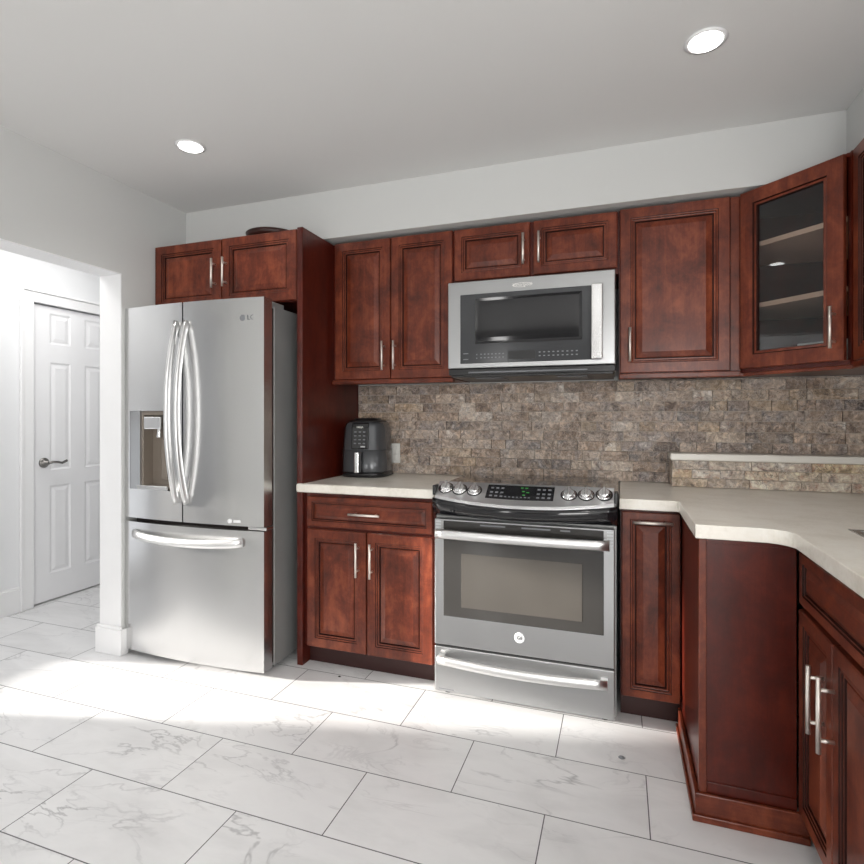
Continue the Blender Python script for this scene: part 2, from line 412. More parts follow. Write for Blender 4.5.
# backsplash stone on the back wall
def stones(mb, x0, x1, y, z0, z1, row, lmin, lmax, dmin, dmax, mi=0):
    z = z0; r_ = 0
    while z < z1 - .004:
        zt = min(z + row, z1); x = x0 - random.uniform(0, lmax * .6)
        while x < x1 - .001:
            L = random.uniform(lmin, lmax); a, b_ = max(x, x0), min(x + L, x1)
            if b_ - a > .012:
                d = random.uniform(dmin, dmax); g = .0012
                bx0, bx1, bz0, bz1 = a + g, b_ - g, z + g, zt - g
                b0 = len(mb.v); j = lambda: random.uniform(-.0015, .0015)
                fr = [(bx0, y - d + j(), bz0), (bx1, y - d + j(), bz0), (bx1, y - d + j(), bz1), (bx0, y - d + j(), bz1)]
                mb.v += fr + [(bx0, y, bz0), (bx1, y, bz0), (bx1, y, bz1), (bx0, y, bz1)]
                for q in ((0, 1, 2, 3), (0, 4, 5, 1), (1, 5, 6, 2), (2, 6, 7, 3), (3, 7, 4, 0)): mb.face([b0 + i for i in q], mi)
            x += L
        z = zt
bs = thing('stone_backsplash', 'mottled brown and grey split-face stone backsplash behind the range', 'backsplash', (0, 0, .922))
gb = MB().box(-1.51, XR - .002, -.006, -.0005, 0, .524).build('grout_bed', 'grout', bs)
st = MB(); stones(st, -1.51, XR - .002, -.006, .002, .524, .0515, .07, .21, .006, .014); st.build('stone_facing', 'stone', bs)

# ---------------------------------------------------------------- cabinet kit
def door_prof(fw, t=.02):
    fw -= .010
    return [(0, 0, 0), (0, t - .003, 0), (.003, t, 0), (fw - .003, t, 0), (fw - .001, t - .0035, 1), (fw + .001, t - .004, 0), (fw + .006, t - .003, 0), (fw + .008, t - .0065, 1),
            (fw + .010, t - .007, 0), (fw + .015, t - .0065, 0), (fw + .017, t - .012, 1), (fw + .0205, t - .012, 1), (fw + .023, t - .009, 0), (fw + .045, t - .002, 0), (fw + .047, t - .0012, 0)]
def slim_prof(fw, t=.02):
    return [(0, 0, 0), (0, t - .003, 0), (.003, t, 0), (fw - .003, t, 0), (fw - .001, t - .0045, 1), (fw + .004, t - .004, 0), (fw + .006, t - .009, 1), (fw + .008, t - .009, 1), (fw + .024, t - .002, 0)]
def cab_door(parent, x0, x1, z0, z1, y, name='door', fw=.058, slim=False, wood='wood'):
    mb = MB(); mb.rings(x0, x1, z0, z1, slim_prof(fw) if slim else door_prof(fw), y)
    n = 4; b = 0; mb.face((3, 2, 1, 0))
    return mb.build(name, [wood, 'glaze'], parent)
def bar_pull(parent, x, z, y, length, vertical=True, r=.006, off=.034):
    mb = MB(); h = length / 2; e = h * .66
    if vertical:
        mb.tube([(x, y - off, z - h), (x, y - off, z + h)], r, 12, up=(1, 0, 0))
        for s_ in (-e, e): mb.tube([(x, y + .001, z + s_), (x, y - off, z + s_)], r * .8, 10)
    else:
        mb.tube([(x - h, y - off, z), (x + h, y - off, z)], r, 12)
        for s_ in (-e, e): mb.tube([(x + s_, y + .001, z), (x + s_, y - off, z)], r * .8, 10)
    return mb.build('handle', 'nickel', parent)

DT = .02
# -- cabinet above the fridge
t = thing('wall_cabinet', 'short two-door cherry cabinet above the refrigerator', 'cabinet', (-2.482, 0, 1.85))
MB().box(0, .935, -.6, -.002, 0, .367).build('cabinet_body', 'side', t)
d = cab_door(t, .004, .457, .004, .363, -.6); bar_pull(d, .425, .175, -.62, .155)
d = cab_door(t, .467, .930, .004, .363, -.6); bar_pull(d, .497, .175, -.62, .155)
# -- tall panel beside the fridge
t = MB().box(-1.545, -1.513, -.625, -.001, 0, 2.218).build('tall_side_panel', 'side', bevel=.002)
tag(t, 'tall dark cherry end panel standing between refrigerator and counter', 'panel')
# -- left base cabinet
t = thing('base_cabinet', 'cherry base cabinet with one drawer and two doors, left of the range', 'cabinet', (-1.512, 0, 0))
mb = MB(); mb.box(0, .715, -.6, -.002, .1, .878); mb.build('cabinet_body', 'side', t)
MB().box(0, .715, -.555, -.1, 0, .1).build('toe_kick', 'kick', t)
d = cab_door(t, .022, .690, .708, .858, -.6, 'drawer', .030, True, 'woodh'); bar_pull(d, .353, .784, -.62, .165, False)
d = cab_door(t, .022, .350, .102, .694, -.6); bar_pull(d, .312, .565, -.62, .165)
d = cab_door(t, .356, .690, .102, .694, -.6); bar_pull(d, .386, .565, -.62, .165)
# -- left wall cabinet
def rail(mb, x0, x1, y, z): mb.box(x0, x1, y, y + .02, z - .016, z + .012)
t = thing('wall_cabinet', 'tall two-door cherry wall cabinet above the air fryer', 'cabinet', (-1.51, 0, 1.44))
MB().box(0, .703, -.315, -.002, .012, .775).build('cabinet_body', 'side', t)
MB().box(0, .703, -.333, -.300, -.004, .0195).build('light_rail', 'woodh', t, bevel=.004)
d = cab_door(t, .020, .351, .022, .775, -.315); bar_pull(d, .318, .143, -.335, .155)
d = cab_door(t, .357, .698, .022, .775, -.315); bar_pull(d, .383, .143, -.335, .155)
# -- cabinet over the microwave
t = thing('wall_cabinet', 'short two-door cherry wall cabinet right above the microwave', 'cabinet', (-.805, 0, 1.925))
MB().box(0, .80, -.315, -.002, 0, .29).build('cabinet_body', 'side', t)
d = cab_door(t, .004, .390, .026, .288, -.315, fw=.052); bar_pull(d, .362, .150, -.335, .150)
d = cab_door(t, .408, .794, .026, .288, -.315, fw=.052); bar_pull(d, .437, .150, -.335, .150)
# -- single wall cabinet right of the microwave
t = thing('wall_cabinet', 'single-door cherry wall cabinet between the microwave and glass-door corner cabinet', 'cabinet', (-.003, 0, 1.436))
MB().box(0, .502, -.315, -.002, .012, .782).build('cabinet_body', 'side', t)
MB().box(0, .502, -.333, -.300, -.004, .0205).build('light_rail', 'woodh', t, bevel=.004)
d = cab_door(t, .006, .459, .023, .782, -.315); bar_pull(d, .048, .150, -.335, .155)
MB().box(.463, .500, -.322, -.3151, .023, .782).build('filler_strip', 'wood', t)
# -- diagonal glass corner cabinet
gx, gy = .502, -.322
t = thing('corner_cabinet', 'diagonal corner wall cabinet with glass door and two shelves coloured as if lit', 'cabinet', (0, 0, 1.436))
cb = MB(); pts = [(.502, -.003), (.502, -.322), (.795, -.615), (1.132, -.615), (1.132, -.003)]
cb.prism(list(reversed(pts)), .012, .030); cb.prism(list(reversed(pts)), .775, .789)
cb.box(.5, .516, -.320, -.003, .03, .775); cb.box(.797, 1.132, -.631, -.599, .012, .789)
cb.box(.516, 1.132, -.012, -.003, .03, .775); cb.box(1.122, 1.132, -.6, -.012, .03, .775)
cb.build('cabinet_body', ['side'], t)
ip = [(.518, -.014), (.518, -.318), (.785, -.585), (1.12, -.595), (1.12, -.014)]
for zz in (.285, .545):
    s_ = MB(); s_.prism(list(reversed(ip)), zz, zz + .020); s_.build('shelf', 'shelf', t)
# door, in a frame turned 45 degrees
dl = math.hypot(.795 - .502, .293)
def turned(o, x, y, z, a): o.location = (x, y, z); o.rotation_euler = (0, 0, a); return o
mb = MB(); pr = [(0, 0, 0), (0, .017, 0), (.003, .02, 0), (.056, .02, 0), (.060, .014, 1), (.066, .016, 0), (.070, .016, 0), (.073, .004, 1), (.073, 0, 1)]
b, e = mb.rings(.006, dl - .008, .028, .784, pr, 0, False)
for k in range(4): mb.face((b + (k + 1) % 4, b + k, e + k, e + (k + 1) % 4), 0)
gd = turned(mb.build('door', ['wood', 'glaze'], t), .502, -.322, 0, R(-45))
MB().box(.076, dl - .078, -.006, -.002, .099, .713).build('glass_pane', 'glass', gd)
bar_pull(gd, dl - .036, .150, -.02, .155)
lr = MB(); lr.prism([(.49, -.337), (.507, -.337), (.808, -.632), (.808, -.600), (.80, -.600), (.508, -.310), (.49, -.310)], -.004, .011)
lr.build('light_rail', 'woodh', t, bevel=.003)
# -- right wall cabinet (turned to face left)
t = thing('wall_cabinet', 'cherry wall cabinet cut by the right edge of the photo, beside the glass cabinet', 'cabinet', (1.132, -.632, 1.436), R(-90))
MB().box(0, .80, -.315, -.002, .012, .789).build('cabinet_body', 'side', t)
MB().box(0, .80, -.333, -.300, -.004, .0205).build('light_rail', 'woodh', t, bevel=.004)
d = cab_door(t, .012, .402, .023, .786, -.315); bar_pull(d, .372, .150, -.335, .155)
d = cab_door(t, .408, .794, .023, .786, -.315); bar_pull(d, .438, .150, -.335, .155)
# -- narrow pull-out right of the range
t = thing('base_cabinet', 'narrow one-door cherry base cabinet right of the range, handle across its top', 'cabinet', (.004, 0, 0))
MB().box(0, .229, -.6, -.002, .1, .878).build('cabinet_body', 'side', t)
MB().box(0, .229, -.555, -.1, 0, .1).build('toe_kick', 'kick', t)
d = cab_door(t, .005, .226, .104, .866, -.6, fw=.045); bar_pull(d, .122, .828, -.62, .150, False)
# -- boxed corner panel
t = thing('corner_base_cabinet', 'plain dark cherry boxed corner base cabinet jutting out under the counter', 'cabinet', (.236, -1.115, 0))
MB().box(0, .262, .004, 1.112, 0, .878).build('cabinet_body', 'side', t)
MB().box(-.002, .020, -.002, .024, .0, .8779).build('corner_post', 'wood', t, bevel=.002)
for z0, z1 in ((.085, .118), (.862, .878)): MB().box(.022, .262, -.001, .0039, z0, z1).build('panel_rail', 'side', t, bevel=.001)
bm_ = MB(); bm_.prism([(-.014, .51), (-.014, -.014), (.292, -.014), (.292, -.0021), (-.0021, -.0021), (-.0021, .51)], 0, .085)
bm_.prism([(-.022, .51), (-.022, -.022), (.292, -.022), (.292, -.0141), (-.0141, -.0141), (-.0141, .51)], 0, .022)
bm_.build('base_moulding', 'woodh', t, bevel=.003)
# -- sink base (turned to face left)
t = thing('sink_base_cabinet', 'cherry sink base cabinet with drawer front above two doors, at the right edge', 'cabinet', (1.122, -1.139, 0), R(-90))
MB().box(0, 1.1, -.602, -.584, .06, .878).box(0, .018, -.584, .009, .06, .878).box(-.022, -.0005, -.602, -.55, .09, .878).box(1.082, 1.1, -.584, .009, .06, .878).box(.018, 1.082, -.584, .009, .06, .078).box(.018, 1.082, -.006, .009, .078, .878).build('cabinet_body', 'side', t)
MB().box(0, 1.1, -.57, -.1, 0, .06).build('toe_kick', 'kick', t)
cab_door(t, -.012, .59, .705, .858, -.602, 'drawer', .032, True, 'woodh')
d = cab_door(t, -.016, .248, .088, .688, -.602, fw=.05); bar_pull(d, .190, .515, -.622, .178)
d = cab_door(t, .254, .59, .075, .688, -.602, fw=.05); bar_pull(d, .268, .515, -.622, .190)
cab_door(t, .60, 1.09, .075, .858, -.602)

# ---------------------------------------------------------------- counters
o = MB().prism([(-1.512, -.0005), (-1.512, -.6265), (-1.538, -.6265), (-1.538, -.648), (-.800, -.648), (-.800, -.0005)], .8785, .922).build('countertop', 'counter', bevel=.009, seg=3)
tag(o, 'short cream countertop under the air fryer, left of the range', 'countertop')
arc = [(.405 + .07 * math.sin(a), -1.205 + .07 * math.cos(a)) for a in [i * math.pi / 2 / 8 for i in range(9)]]
cp = [(-.001, -.0005), (-.001, -.648), (.214, -.648), (.222, -.656), (.222, -1.137)] + [(x, y - .002) for x, y in arc] + [(.476, -2.2), (XR - .0005, -2.2), (XR - .0005, -.0005)]
ct = MB().prism(cp, .8785, .922).build('countertop', 'counter')
SX0, SX1, SY0, SY1 = .648, 1.03, -1.72, -1.095
cut = MB().box(SX0, SX1, SY0, SY1, .80, 1.0).build('cutter', 'counter')
bo = ct.modifiers.new('b', 'BOOLEAN'); bo.operation = 'DIFFERENCE'; bo.object = cut; bo.solver = 'EXACT'
bpy.context.view_layer.update()
me = bpy.data.meshes.new_from_object(ct.evaluated_get(bpy.context.evaluated_depsgraph_get()))
ct.modifiers.clear(); ct.data = me; bpy.data.objects.remove(cut)
bv = ct.modifiers.new('bevel', 'BEVEL'); bv.width = .009; bv.segments = 3; bv.limit_method = 'ANGLE'; bv.angle_limit = R(40)
tag(ct, 'cream stepped countertop with sink cut-out, right of the range', 'countertop')
# sink
sk = MB(); g = .002
x0, x1, y0, y1 = SX0 + g, SX1 - g, SY0 + g, SY1 - g
sk.box(x0, x0 + .008, y0, y1, .73, .921); sk.box(x1 - .008, x1, y0, y1, .73, .921); sk.box(x0 + .008, x1 - .008, y0, y0 + .008, .73, .921); sk.box(x0 + .008, x1 - .008, y1 - .008, y1, .73, .921)
sk.box(x0, x1, y0, y1, .722, .73)
sk.box(SX0 - .012, x0 + .008, SY0 - .012, SY1 + .012, .9221, .925); sk.box(x1 - .008, SX1 + .012, SY0 - .012, SY1 + .012, .9221, .925)
sk.box(x0 + .008, x1 - .008, y1 - .008, SY1 + .012, .9221, .925); sk.box(x0 + .008, x1 - .008, SY0 - .012, y0 + .008, .9221, .925)
sn = thing('kitchen_sink', 'stainless steel kitchen sink set in the right countertop', 'sink', (0, 0, 0))
sk.build('basin', 'sink', sn)
MB().lathe([(.045, 0), (.045, .003), (.03, .001)], ((x0 + x1) / 2, (y0 + y1) / 2, .7301), 24).build('drain', 'chrome', sn)

# raised stone ledge in the corner
lg = thing('stone_ledge', 'low tan stone ledge with pale cap along the back of the right counter', 'ledge', (0, 0, .9225))
MB().box(.246, XR - .002, -.150, -.021, 0, .126).build('ledge_core', 'grout', lg)
sl = MB(); stones(sl, .240, XR - .002, -.150, .001, .126, .042, .10, .26, .006, .012)
# left return
for k in range(3):
    sl.box(.238, .2455, -.155, -.021, .001 + k * .042, .041 + k * .042)
sl.build('stone_facing', 'stoneledge', lg)
MB().box(.230, XR - .002, -.170, -.021, .126, .160).build('ledge_cap', 'cap', lg, bevel=.006)

# ---------------------------------------------------------------- refrigerator
FX0, FX1 = -2.480, -1.606; FC = (FX0 + FX1) / 2; FH = (FX1 - FX0) / 2
fr = thing('refrigerator', 'stainless french-door refrigerator with water dispenser, by the opening', 'refrigerator', (FC, -.10, 0))
def fy(x, b=.024): return -.712 - b * (1 - (x / FH) ** 2)     # door front, local y
def bow_panel(mb, x0, x1, z0, z1, n, hole=None, yb=-.648, mi=0):
    xs = [x0 + (x1 - x0) * i / n for i in range(n + 1)]
    zs = [z0, z1]
    if hole:
        xs = sorted(set([round(x, 5) for x in xs if not (hole[0] - .006 < x < hole[0] + .006 or hole[1] - .006 < x < hole[1] + .006)] + [hole[0], hole[1]])); zs = [z0, hole[2], hole[3], z1]
    b = len(mb.v); m = len(zs)
    for x in xs:
        for z in zs: mb.v.append((x, fy(x), z))
    for i in range(len(xs) - 1):
        for k in range(m - 1):
            if hole and k == 1 and xs[i] >= hole[0] - 1e-6 and xs[i + 1] <= hole[1] + 1e-6: continue
            mb.face((b + i * m + k, b + (i + 1) * m + k, b + (i + 1) * m + k + 1, b + i * m + k + 1), mi, True)
    b2 = len(mb.v)
    for x in xs: mb.v += [(x, fy(x), z0), (x, yb, z0), (x, fy(x), z1), (x, yb, z1)]
    for i in range(len(xs) - 1):
        a, c = b2 + 4 * i, b2 + 4 * (i + 1)
        mb.face((a, a + 1, c + 1, c), mi); mb.face((a + 2, c + 2, c + 3, a + 3), mi); mb.face((a + 1, a + 3, c + 3, c + 1), mi)
    e = b2 + 4 * (len(xs) - 1)
    mb.face((b2, b2 + 2, b2 + 3, b2 + 1), mi); mb.face((e, e + 1, e + 3, e + 2), mi)
    return xs
MB().box(-FH + .004, FH - .001, -.628, 0, .03, 1.80).build('cabinet_body', 'steelside', fr, bevel=.004)
MB().box(-FH + .012, FH - .006, -.650, -.6281, .05, 1.79).build('door_gasket', 'gasket', fr)
HOLE = (-.400, -.112, .880, 1.288)
mb = MB(); xs = bow_panel(mb, -FH, -.034, .728, 1.832, 12, HOLE); dl_ = mb.build('door', 'steel', fr)
mb = MB(); bow_panel(mb, -.026, FH, .728, 1.832, 12); dr_ = mb.build('door', 'steel', fr)
mb = MB(); bow_panel(mb, -FH, FH, .030, .706, 24); dz_ = mb.build('freezer_drawer', 'steel', fr)
# dispenser in the left door
dp = MB(); hx0, hx1, hz0, hz1 = HOLE; px = -.322
dp.box(hx0 + .0005, hx1 - .0005, -.652, -.649, hz0, hz1, 1)
dp.box(px, px + .012, -.712, -.652, hz0 + .02, hz1 - .004, 1); dp.box(hx1 - .01, hx1 - .0005, -.722, -.652, hz0, hz1, 1)
dp.box(px + .012, hx1 - .01, -.715, -.652, hz1 - .022, hz1 - .001, 1)
dsp = dp.build('dispenser', ['chrome', 'dispgrey'], dl_)
v_ = MB(); 
v_.v += [(hx0 + .001, fy(hx0) + .001, hz0 + .001), (px, fy(px) - .001, hz0 + .001), (px, fy(px) - .001, hz1 - .001), (hx0 + .001, fy(hx0) + .001, hz1 - .001), (hx0 + .001, -.652, hz0 + .001), (px, -.652, hz0 + .001), (px, -.652, hz1 - .001), (hx0 + .001, -.652, hz1 - .001)]
for q in ((0, 1, 2, 3), (0, 4, 5, 1), (1, 5, 6, 2), (2, 6, 7, 3), (3, 7, 4, 0), (4, 7, 6, 5)): v_.face(q)
v_.build('control_strip', 'steelh', dl_)
MB().box(px + .035, hx1 - .06, -.735, -.655, hz1 - .095, hz1 - .03).lathe([(.016, 0), (.012, .03), (.012, .05)], (-.215, -.70, hz1 - .14), 16).build('spout', 'chrome', dl_, bevel=.006)
MB().box(-.235, -.195, -.672, -.655, hz0 + .05, hz1 - .15).build('paddle', 'dispgrey', dl_, bevel=.006)
MB().box(px - .004, hx1 - .012, -.742, -.653, hz0 + .001, hz0 + .024).build('drip_tray', 'chrome', dl_, bevel=.004)
# handles bow outward
def bow_handle(parent, x, z0, z1, depth):
    pts = []; n = 24
    for i in range(n + 1):
        s_ = i / n; b_ = 1 - abs(2 * s_ - 1) ** 2.1
        pts.append((x, fy(x) - .006 - depth * b_, z0 + (z1 - z0) * s_))
    mb = MB(); sec = [(-.017, -.006), (-.010, -.013), (.010, -.013), (.017, -.006), (.017, .006), (.010, .010), (-.010, .010), (-.017, .006)]
    mb.sweep(pts, sec, 0, (1, 0, 0))
    return mb.build('handle', 'satin', parent)
bow_handle(dl_, -.062, .825, 1.735, .062); bow_handle(dr_, .000, .825, 1.735, .062)
pts = []
for i in range(21):
    s_ = i / 20; x = -.365 + .69 * s_; b_ = math.sin(math.pi * s_) ** .7 if 0 < s_ < 1 else 0
    pts.append((x, fy(x) - .006 - .045 * b_, .648 - .012 * b_))
mb = MB(); mb.sweep(pts, [(-.010, -.019), (-.004, -.022), (.006, -.018), (.010, 0), (.006, .018), (-.004, .022), (-.010, .019)], 0, (0, 0, 1))
mb.build('handle', 'satin', dz_)
# hinges
for sx in (FH - .10, -FH + .012): MB().box(sx, sx + .088, -.66, -.53, 1.80, 1.826).build('hinge_cover', 'steelside', fr, bevel=.004)
MB().box(FH - .10, FH + .004, -.70, -.64, .709, .724).build('middle_hinge', 'chrome', fr, bevel=.003)
for sx in (-FH + .06, FH - .06): MB().lathe([(.02, 0), (.02, .03)], (sx, -.58, 0), 12).build('foot', 'black', fr)
for sx in (-FH + .06, FH - .06): MB().lathe([(.02, 0), (.02, .03)], (sx, -.05, 0), 12).build('foot', 'black', fr)
lgx = .355; ang = math.atan2(2 * .05 * lgx / FH ** 2, 1)
text('logo_lettering', 'LG', .034, (lgx + .012, fy(lgx + .012) - .0006, 1.735), 'greymark', dr_, (R(90), 0, ang))
mb = MB(); mb.lathe([(.015, 0), (.015, .0012)], (0, 0, 0), 20, 0, 'y'); o = mb.build('logo_disc', 'greymark', dr_, loc=(lgx - .032, fy(lgx - .032), 1.735)); o.rotation_euler = (0, 0, ang)
mb = MB(); mb.lathe([(.011, 0), (.011, .0012)], (-.045, 0, 0), 16, 0, 'y'); mb.box(-.025, .055, -.0012, .0, -.006, .006); o = mb.build('badge', 'mark', dr_, loc=(.30, fy(.30), .75)); o.rotation_euler = (0, 0, ang)

# ---------------------------------------------------------------- range
rx0, rx1 = -.792, -.008; RW = rx1 - rx0
rg = thing('range', 'stainless slide-in electric range with black glass cooktop', 'stove', (rx0, 0, 0))
MB().box(.004, RW - .004, -.655, -.02, .03, .90).build('oven_body', 'steelside', rg)
MB().box(.03, RW - .03, -.63, -.1, .004, .03).build('plinth', 'black', rg)
for sx in (.05, RW - .05):
    for sy in (-.62, -.08): MB().lathe([(.018, 0), (.018, .03)], (sx, sy, 0), 12).build('foot', 'black', rg)
ck = MB(); ck.box(-.004, RW + .004, -.632, -.022, .9228, .941); ck.build('cooktop', 'ceramic', rg, bevel=.004)
br_ = MB()
for (cx_, cy_, rr) in ((.20, -.20, .075), (.58, -.20, .095), (.20, -.46, .105), (.58, -.46, .085), (.39, -.16, .05)):
    n = 40; b = len(br_.v)
    for k in range(n):
        a = 2 * math.pi * k / n
        for r_ in (rr, rr - .004): br_.v.append((cx_ + r_ * math.cos(a), cy_ + r_ * math.sin(a), .9414))
    for k in range(n): k2 = (k + 1) % n; br_.face((b + 2 * k, b + 2 * k2, b + 2 * k2 + 1, b + 2 * k + 1))
br_.build('burner_rings', 'greymark', rg)
# control panel, sloped and bowed
NP = 20
def front(u, base, bow): return base - bow * (1 - (2 * u - 1) ** 2)
cpn = MB()
for i in range(NP + 1):
    u = i / NP; x = .012 + (RW - .024) * u
    yf_ = front(u, -.708, .050); zf = .903 - .022 * (1 - (2 * u - 1) ** 2)
    cpn.v += [(x, -.632, .963), (x, yf_ + .006, zf + .004), (x, yf_, zf - .008), (x, -.632, zf - .008)]
for i in range(NP):
    a, c = 4 * i, 4 * (i + 1)
    for k in range(4): k2 = (k + 1) % 4; cpn.face((a + k, c + k, c + k2, a + k2), 0)
cpn.face((0, 1, 2, 3)); e = 4 * NP; cpn.face((e + 3, e + 2, e + 1, e))
cpnl = cpn.build('control_panel', 'panelsteel', rg, bevel=.002)
lip = MB()
for i in range(NP + 1):
    u = i / NP; x = RW * u; q = 1 - (2 * u - 1) ** 2
    yf_ = front(u, -.703, .048); zf = .895 - .022 * q
    lip.v += [(x, -.60, zf), (x, yf_, zf), (x, yf_ + .002, zf - .03), (x, yf_ + .022 + .012 * q, .826 - .012 * q), (x, -.655, .808), (x, -.60, .808)]
for i in range(NP):
    a, c = 6 * i, 6 * (i + 1)
    for k in range(6): k2 = (k + 1) % 6; lip.face((a + k, c + k, c + k2, a + k2), 0, k in (1, 2, 3))
lip.face(tuple(range(6))); e = 6 * NP; lip.face(tuple(e + k for k in reversed(range(6))))
lip.build('front_apron', 'blackgloss', rg)
for xx in (-.003, RW - .012): MB().box(xx, xx + .015, -.694, -.632, .905, .950).build('end_cap', 'black', rg, bevel=.004)
# items on the sloped panel: place with a frame following the slope
def slope(u):
    y1 = front(u, -.708, .050) + .006; z1 = .907 - .022 * (1 - (2 * u - 1) ** 2)
    return Vector((.012 + (RW - .024) * u, -.632, .963)), Vector((.012 + (RW - .024) * u, y1, z1))
def on_panel(u, s_):
    a, b = slope(u); p = a.lerp(b, s_); d = (b - a).normalized(); n_ = Vector((0, d.z, -d.y)); 
    if n_.z < 0: n_ = -n_
    return p, d, n_
def knob(u, s_, size=.0255):
    p, d, n_ = on_panel(u, s_)
    mb = MB(); mb.lathe([(size * 1.18, 0), (size * 1.18, .004), (size, .006), (size * .94, .016), (size * .8, .019)], (0, 0, 0), 28)
    mb.box(-size * .22, size * .22, -size * .9, size * .9, .017, .027)
    o = mb.build('knob', 'chrome', rg, bevel=.0015)
    o.location = p; o.rotation_mode = 'QUATERNION'; o.rotation_quaternion = n_.to_track_quat('Z', 'Y')
    rb = MB(); rb.lathe([(size * 1.35, 0), (size * 1.35, .0025)], (0, 0, 0), 28); r_ = rb.build('bezel', 'black', o)
for u in (.055, .142, .232, .765, .855, .948): knob(u, .45)
p0, d0, n0 = on_panel(.5, .47)
dpo = MB()
us = [.305 + (.685 - .305) * i / 8 for i in range(9)]
for u in us:
    for s_ in (.10, .74):
        p, d, n_ = on_panel(u, s_); dpo.v += [tuple(p + n_ * .0012), tuple(p - n_ * .002)]
for i in range(8):
    a, c = 4 * i, 4 * (i + 1)
    dpo.face((a, a + 2, c + 2, c)); dpo.face((a + 2, a + 3, c + 3, c + 2)); dpo.face((a, c, c + 1, a + 1)); dpo.face((a + 1, c + 1, c + 3, a + 3))
dpo.face((0, 1, 3, 2)); dpo.face((32, 34, 35, 33))
dpl = dpo.build('display', 'blackgloss', rg)
def tick(mb, u, s_, w_, h_):
    p, d, n_ = on_panel(u, s_); b = len(mb.v); X = Vector((1, 0, 0))
    for (a, c) in ((-1, -1), (1, -1), (1, 1), (-1, 1)): mb.v.append(tuple(p + n_ * .0018 + X * a * w_ / 2 + d * c * h_ / 2))
    mb.face((b, b + 1, b + 2, b + 3))
def mark(name, mat, u, s_, w_, h_):
    mk = MB(); tick(mk, u, s_, w_, h_); mk.build(name, mat, dpl)
for u in (.335, .365, .395, .60, .63, .66):
    for s_ in (.25, .45, .62): mark('button', 'greymark', u, s_, .013, .010)
for k in range(7): mark('button', 'greymark', .42 + k * .022, .63, .009, .007)
for (u, s_) in ((.505, .2), (.53, .2), (.515, .36), (.54, .40), (.52, .52)): mark('clock_digit', 'green', u, s_, .012, .006)
# oven door
od = MB(); od.box(.010, RW - .010, -.70, -.656, .243, .802)
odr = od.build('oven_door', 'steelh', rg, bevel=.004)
MB().box(.052, RW - .052, -.7025, -.69, .372, .796).build('door_glass', 'ovenglass', odr, bevel=.003)
MB().box(.135, RW - .135, -.7035, -.70, .418, .655).build('inner_pane', 'oveninner', odr, bevel=.002)
for (a, c) in ((.22, .33), (.40, .52), (.56, .60)): MB().box(a, c, -.7045, -.7, .782, .788).build('vent_slot', 'greymark', odr)
pts = []
for i in range(17):
    s_ = i / 16; x = .030 + (RW - .060) * s_
    pts.append((x, -.742 - .016 * math.sin(math.pi * s_), .745))
mb = MB(); mb.sweep(pts, [(-.010, -.017), (.002, -.021), (.012, -.014), (.014, 0), (.012, .014), (.002, .021), (-.010, .017)], 0, (0, 0, 1))
for x in (.042, RW - .042): mb.box(x - .012, x + .012, -.745, -.699, .730, .760)
mb.build('handle', 'satin', odr)
for sx in (.028, RW - .028):
    for k in range(5): MB().box(sx - .012, sx + .012, -.703, -.7, .735 + k * .013, .742 + k * .013).build('side_vent', 'mark', odr)
bd = MB(); bd.lathe([(.023, 0), (.023, .002), (.020, .003)], (RW * .5, -.70, .318), 28, 0, 'y'); bdo = bd.build('badge', 'mark', odr)
text('badge_lettering', 'GE', .020, (RW * .5, -.7034, .318), 'black', bdo)
# storage drawer
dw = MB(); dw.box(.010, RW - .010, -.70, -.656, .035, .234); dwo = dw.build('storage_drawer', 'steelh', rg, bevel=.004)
MB().box(.012, RW - .012, -.690, -.656, .234, .243).build('drawer_gap', 'black', rg)
pts = []
for i in range(17):
    s_ = i / 16; x = .034 + (RW - .072) * s_; b_ = math.sin(math.pi * s_)
    pts.append((x, -.728 - .030 * b_, .186))
mb = MB(); mb.sweep(pts, [(-.008, -.017), (.004, -.020), (.010, -.012), (.012, 0), (.010, .012), (.004, .020), (-.008, .017)], 0, (0, 0, 1))
for x in (.046, RW - .050): mb.box(x - .014, x + .014, -.732, -.699, .170, .202)
mb.build('handle', 'satin', dwo)
MB().box(.03, .10, -.7006, -.699, .045, .049).build('maker_plate', 'greymark', dwo)

# ---------------------------------------------------------------- microwave
mx0, mx1, my = -.802, -.018, -.437
mw = thing('microwave', 'stainless over-the-range microwave with dark glass door', 'microwave', (mx0, 0, 1.452)); MW = mx1 - mx0
mb = MB(); mb.box(.004, MW - .004, -.395, -.016, .012, .470); mb.build('case', 'black', mw)
ub = MB(); ub.box(.01, MW - .01, -.41, -.018, 0.0, .0119); ub.box(.12, .26, -.36, -.2, -.004, -.0001, 1); ub.box(.52, .66, -.36, -.2, -.004, -.0001, 1); ub.build('underside', ['black', 'greymark'], mw, bevel=.002)
vb = MB(); vb.box(0, MW, -.425, -.395, .010, .040); vb.box(.10, MW - .12, -.428, -.42, .018, .026, 1); vb.build('lower_vent', ['black', 'greymark'], mw, bevel=.003)
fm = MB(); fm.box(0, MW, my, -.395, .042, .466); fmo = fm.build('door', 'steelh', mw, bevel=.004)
MB().box(.063, MW - .058, my - .003, my + .01, .064, .402).build('door_glass', 'mwglass', fmo, bevel=.004)
gp = MB(); gp.rings(.140, .640, .158, .378, [(0, 0, 0), (0, .003, 0), (.012, .0005, 0), (.03, .001, 0)], my - .003, True); gp.build('window_frame', 'blackgloss', fmo)
hm = MB(); hm.box(MW - .102, MW - .052, my - .034, my - .020, .064, .402); hm.box(MW - .092, MW - .062, my - .021, my - .003, .075, .10); hm.box(MW - .092, MW - .062, my - .021, my - .003, .366, .39)
hm.build('handle', 'chrome', fmo, bevel=.005)
MB().box(.300, .430, my - .0042, my - .003, .078, .118).build('display', 'black', fmo)
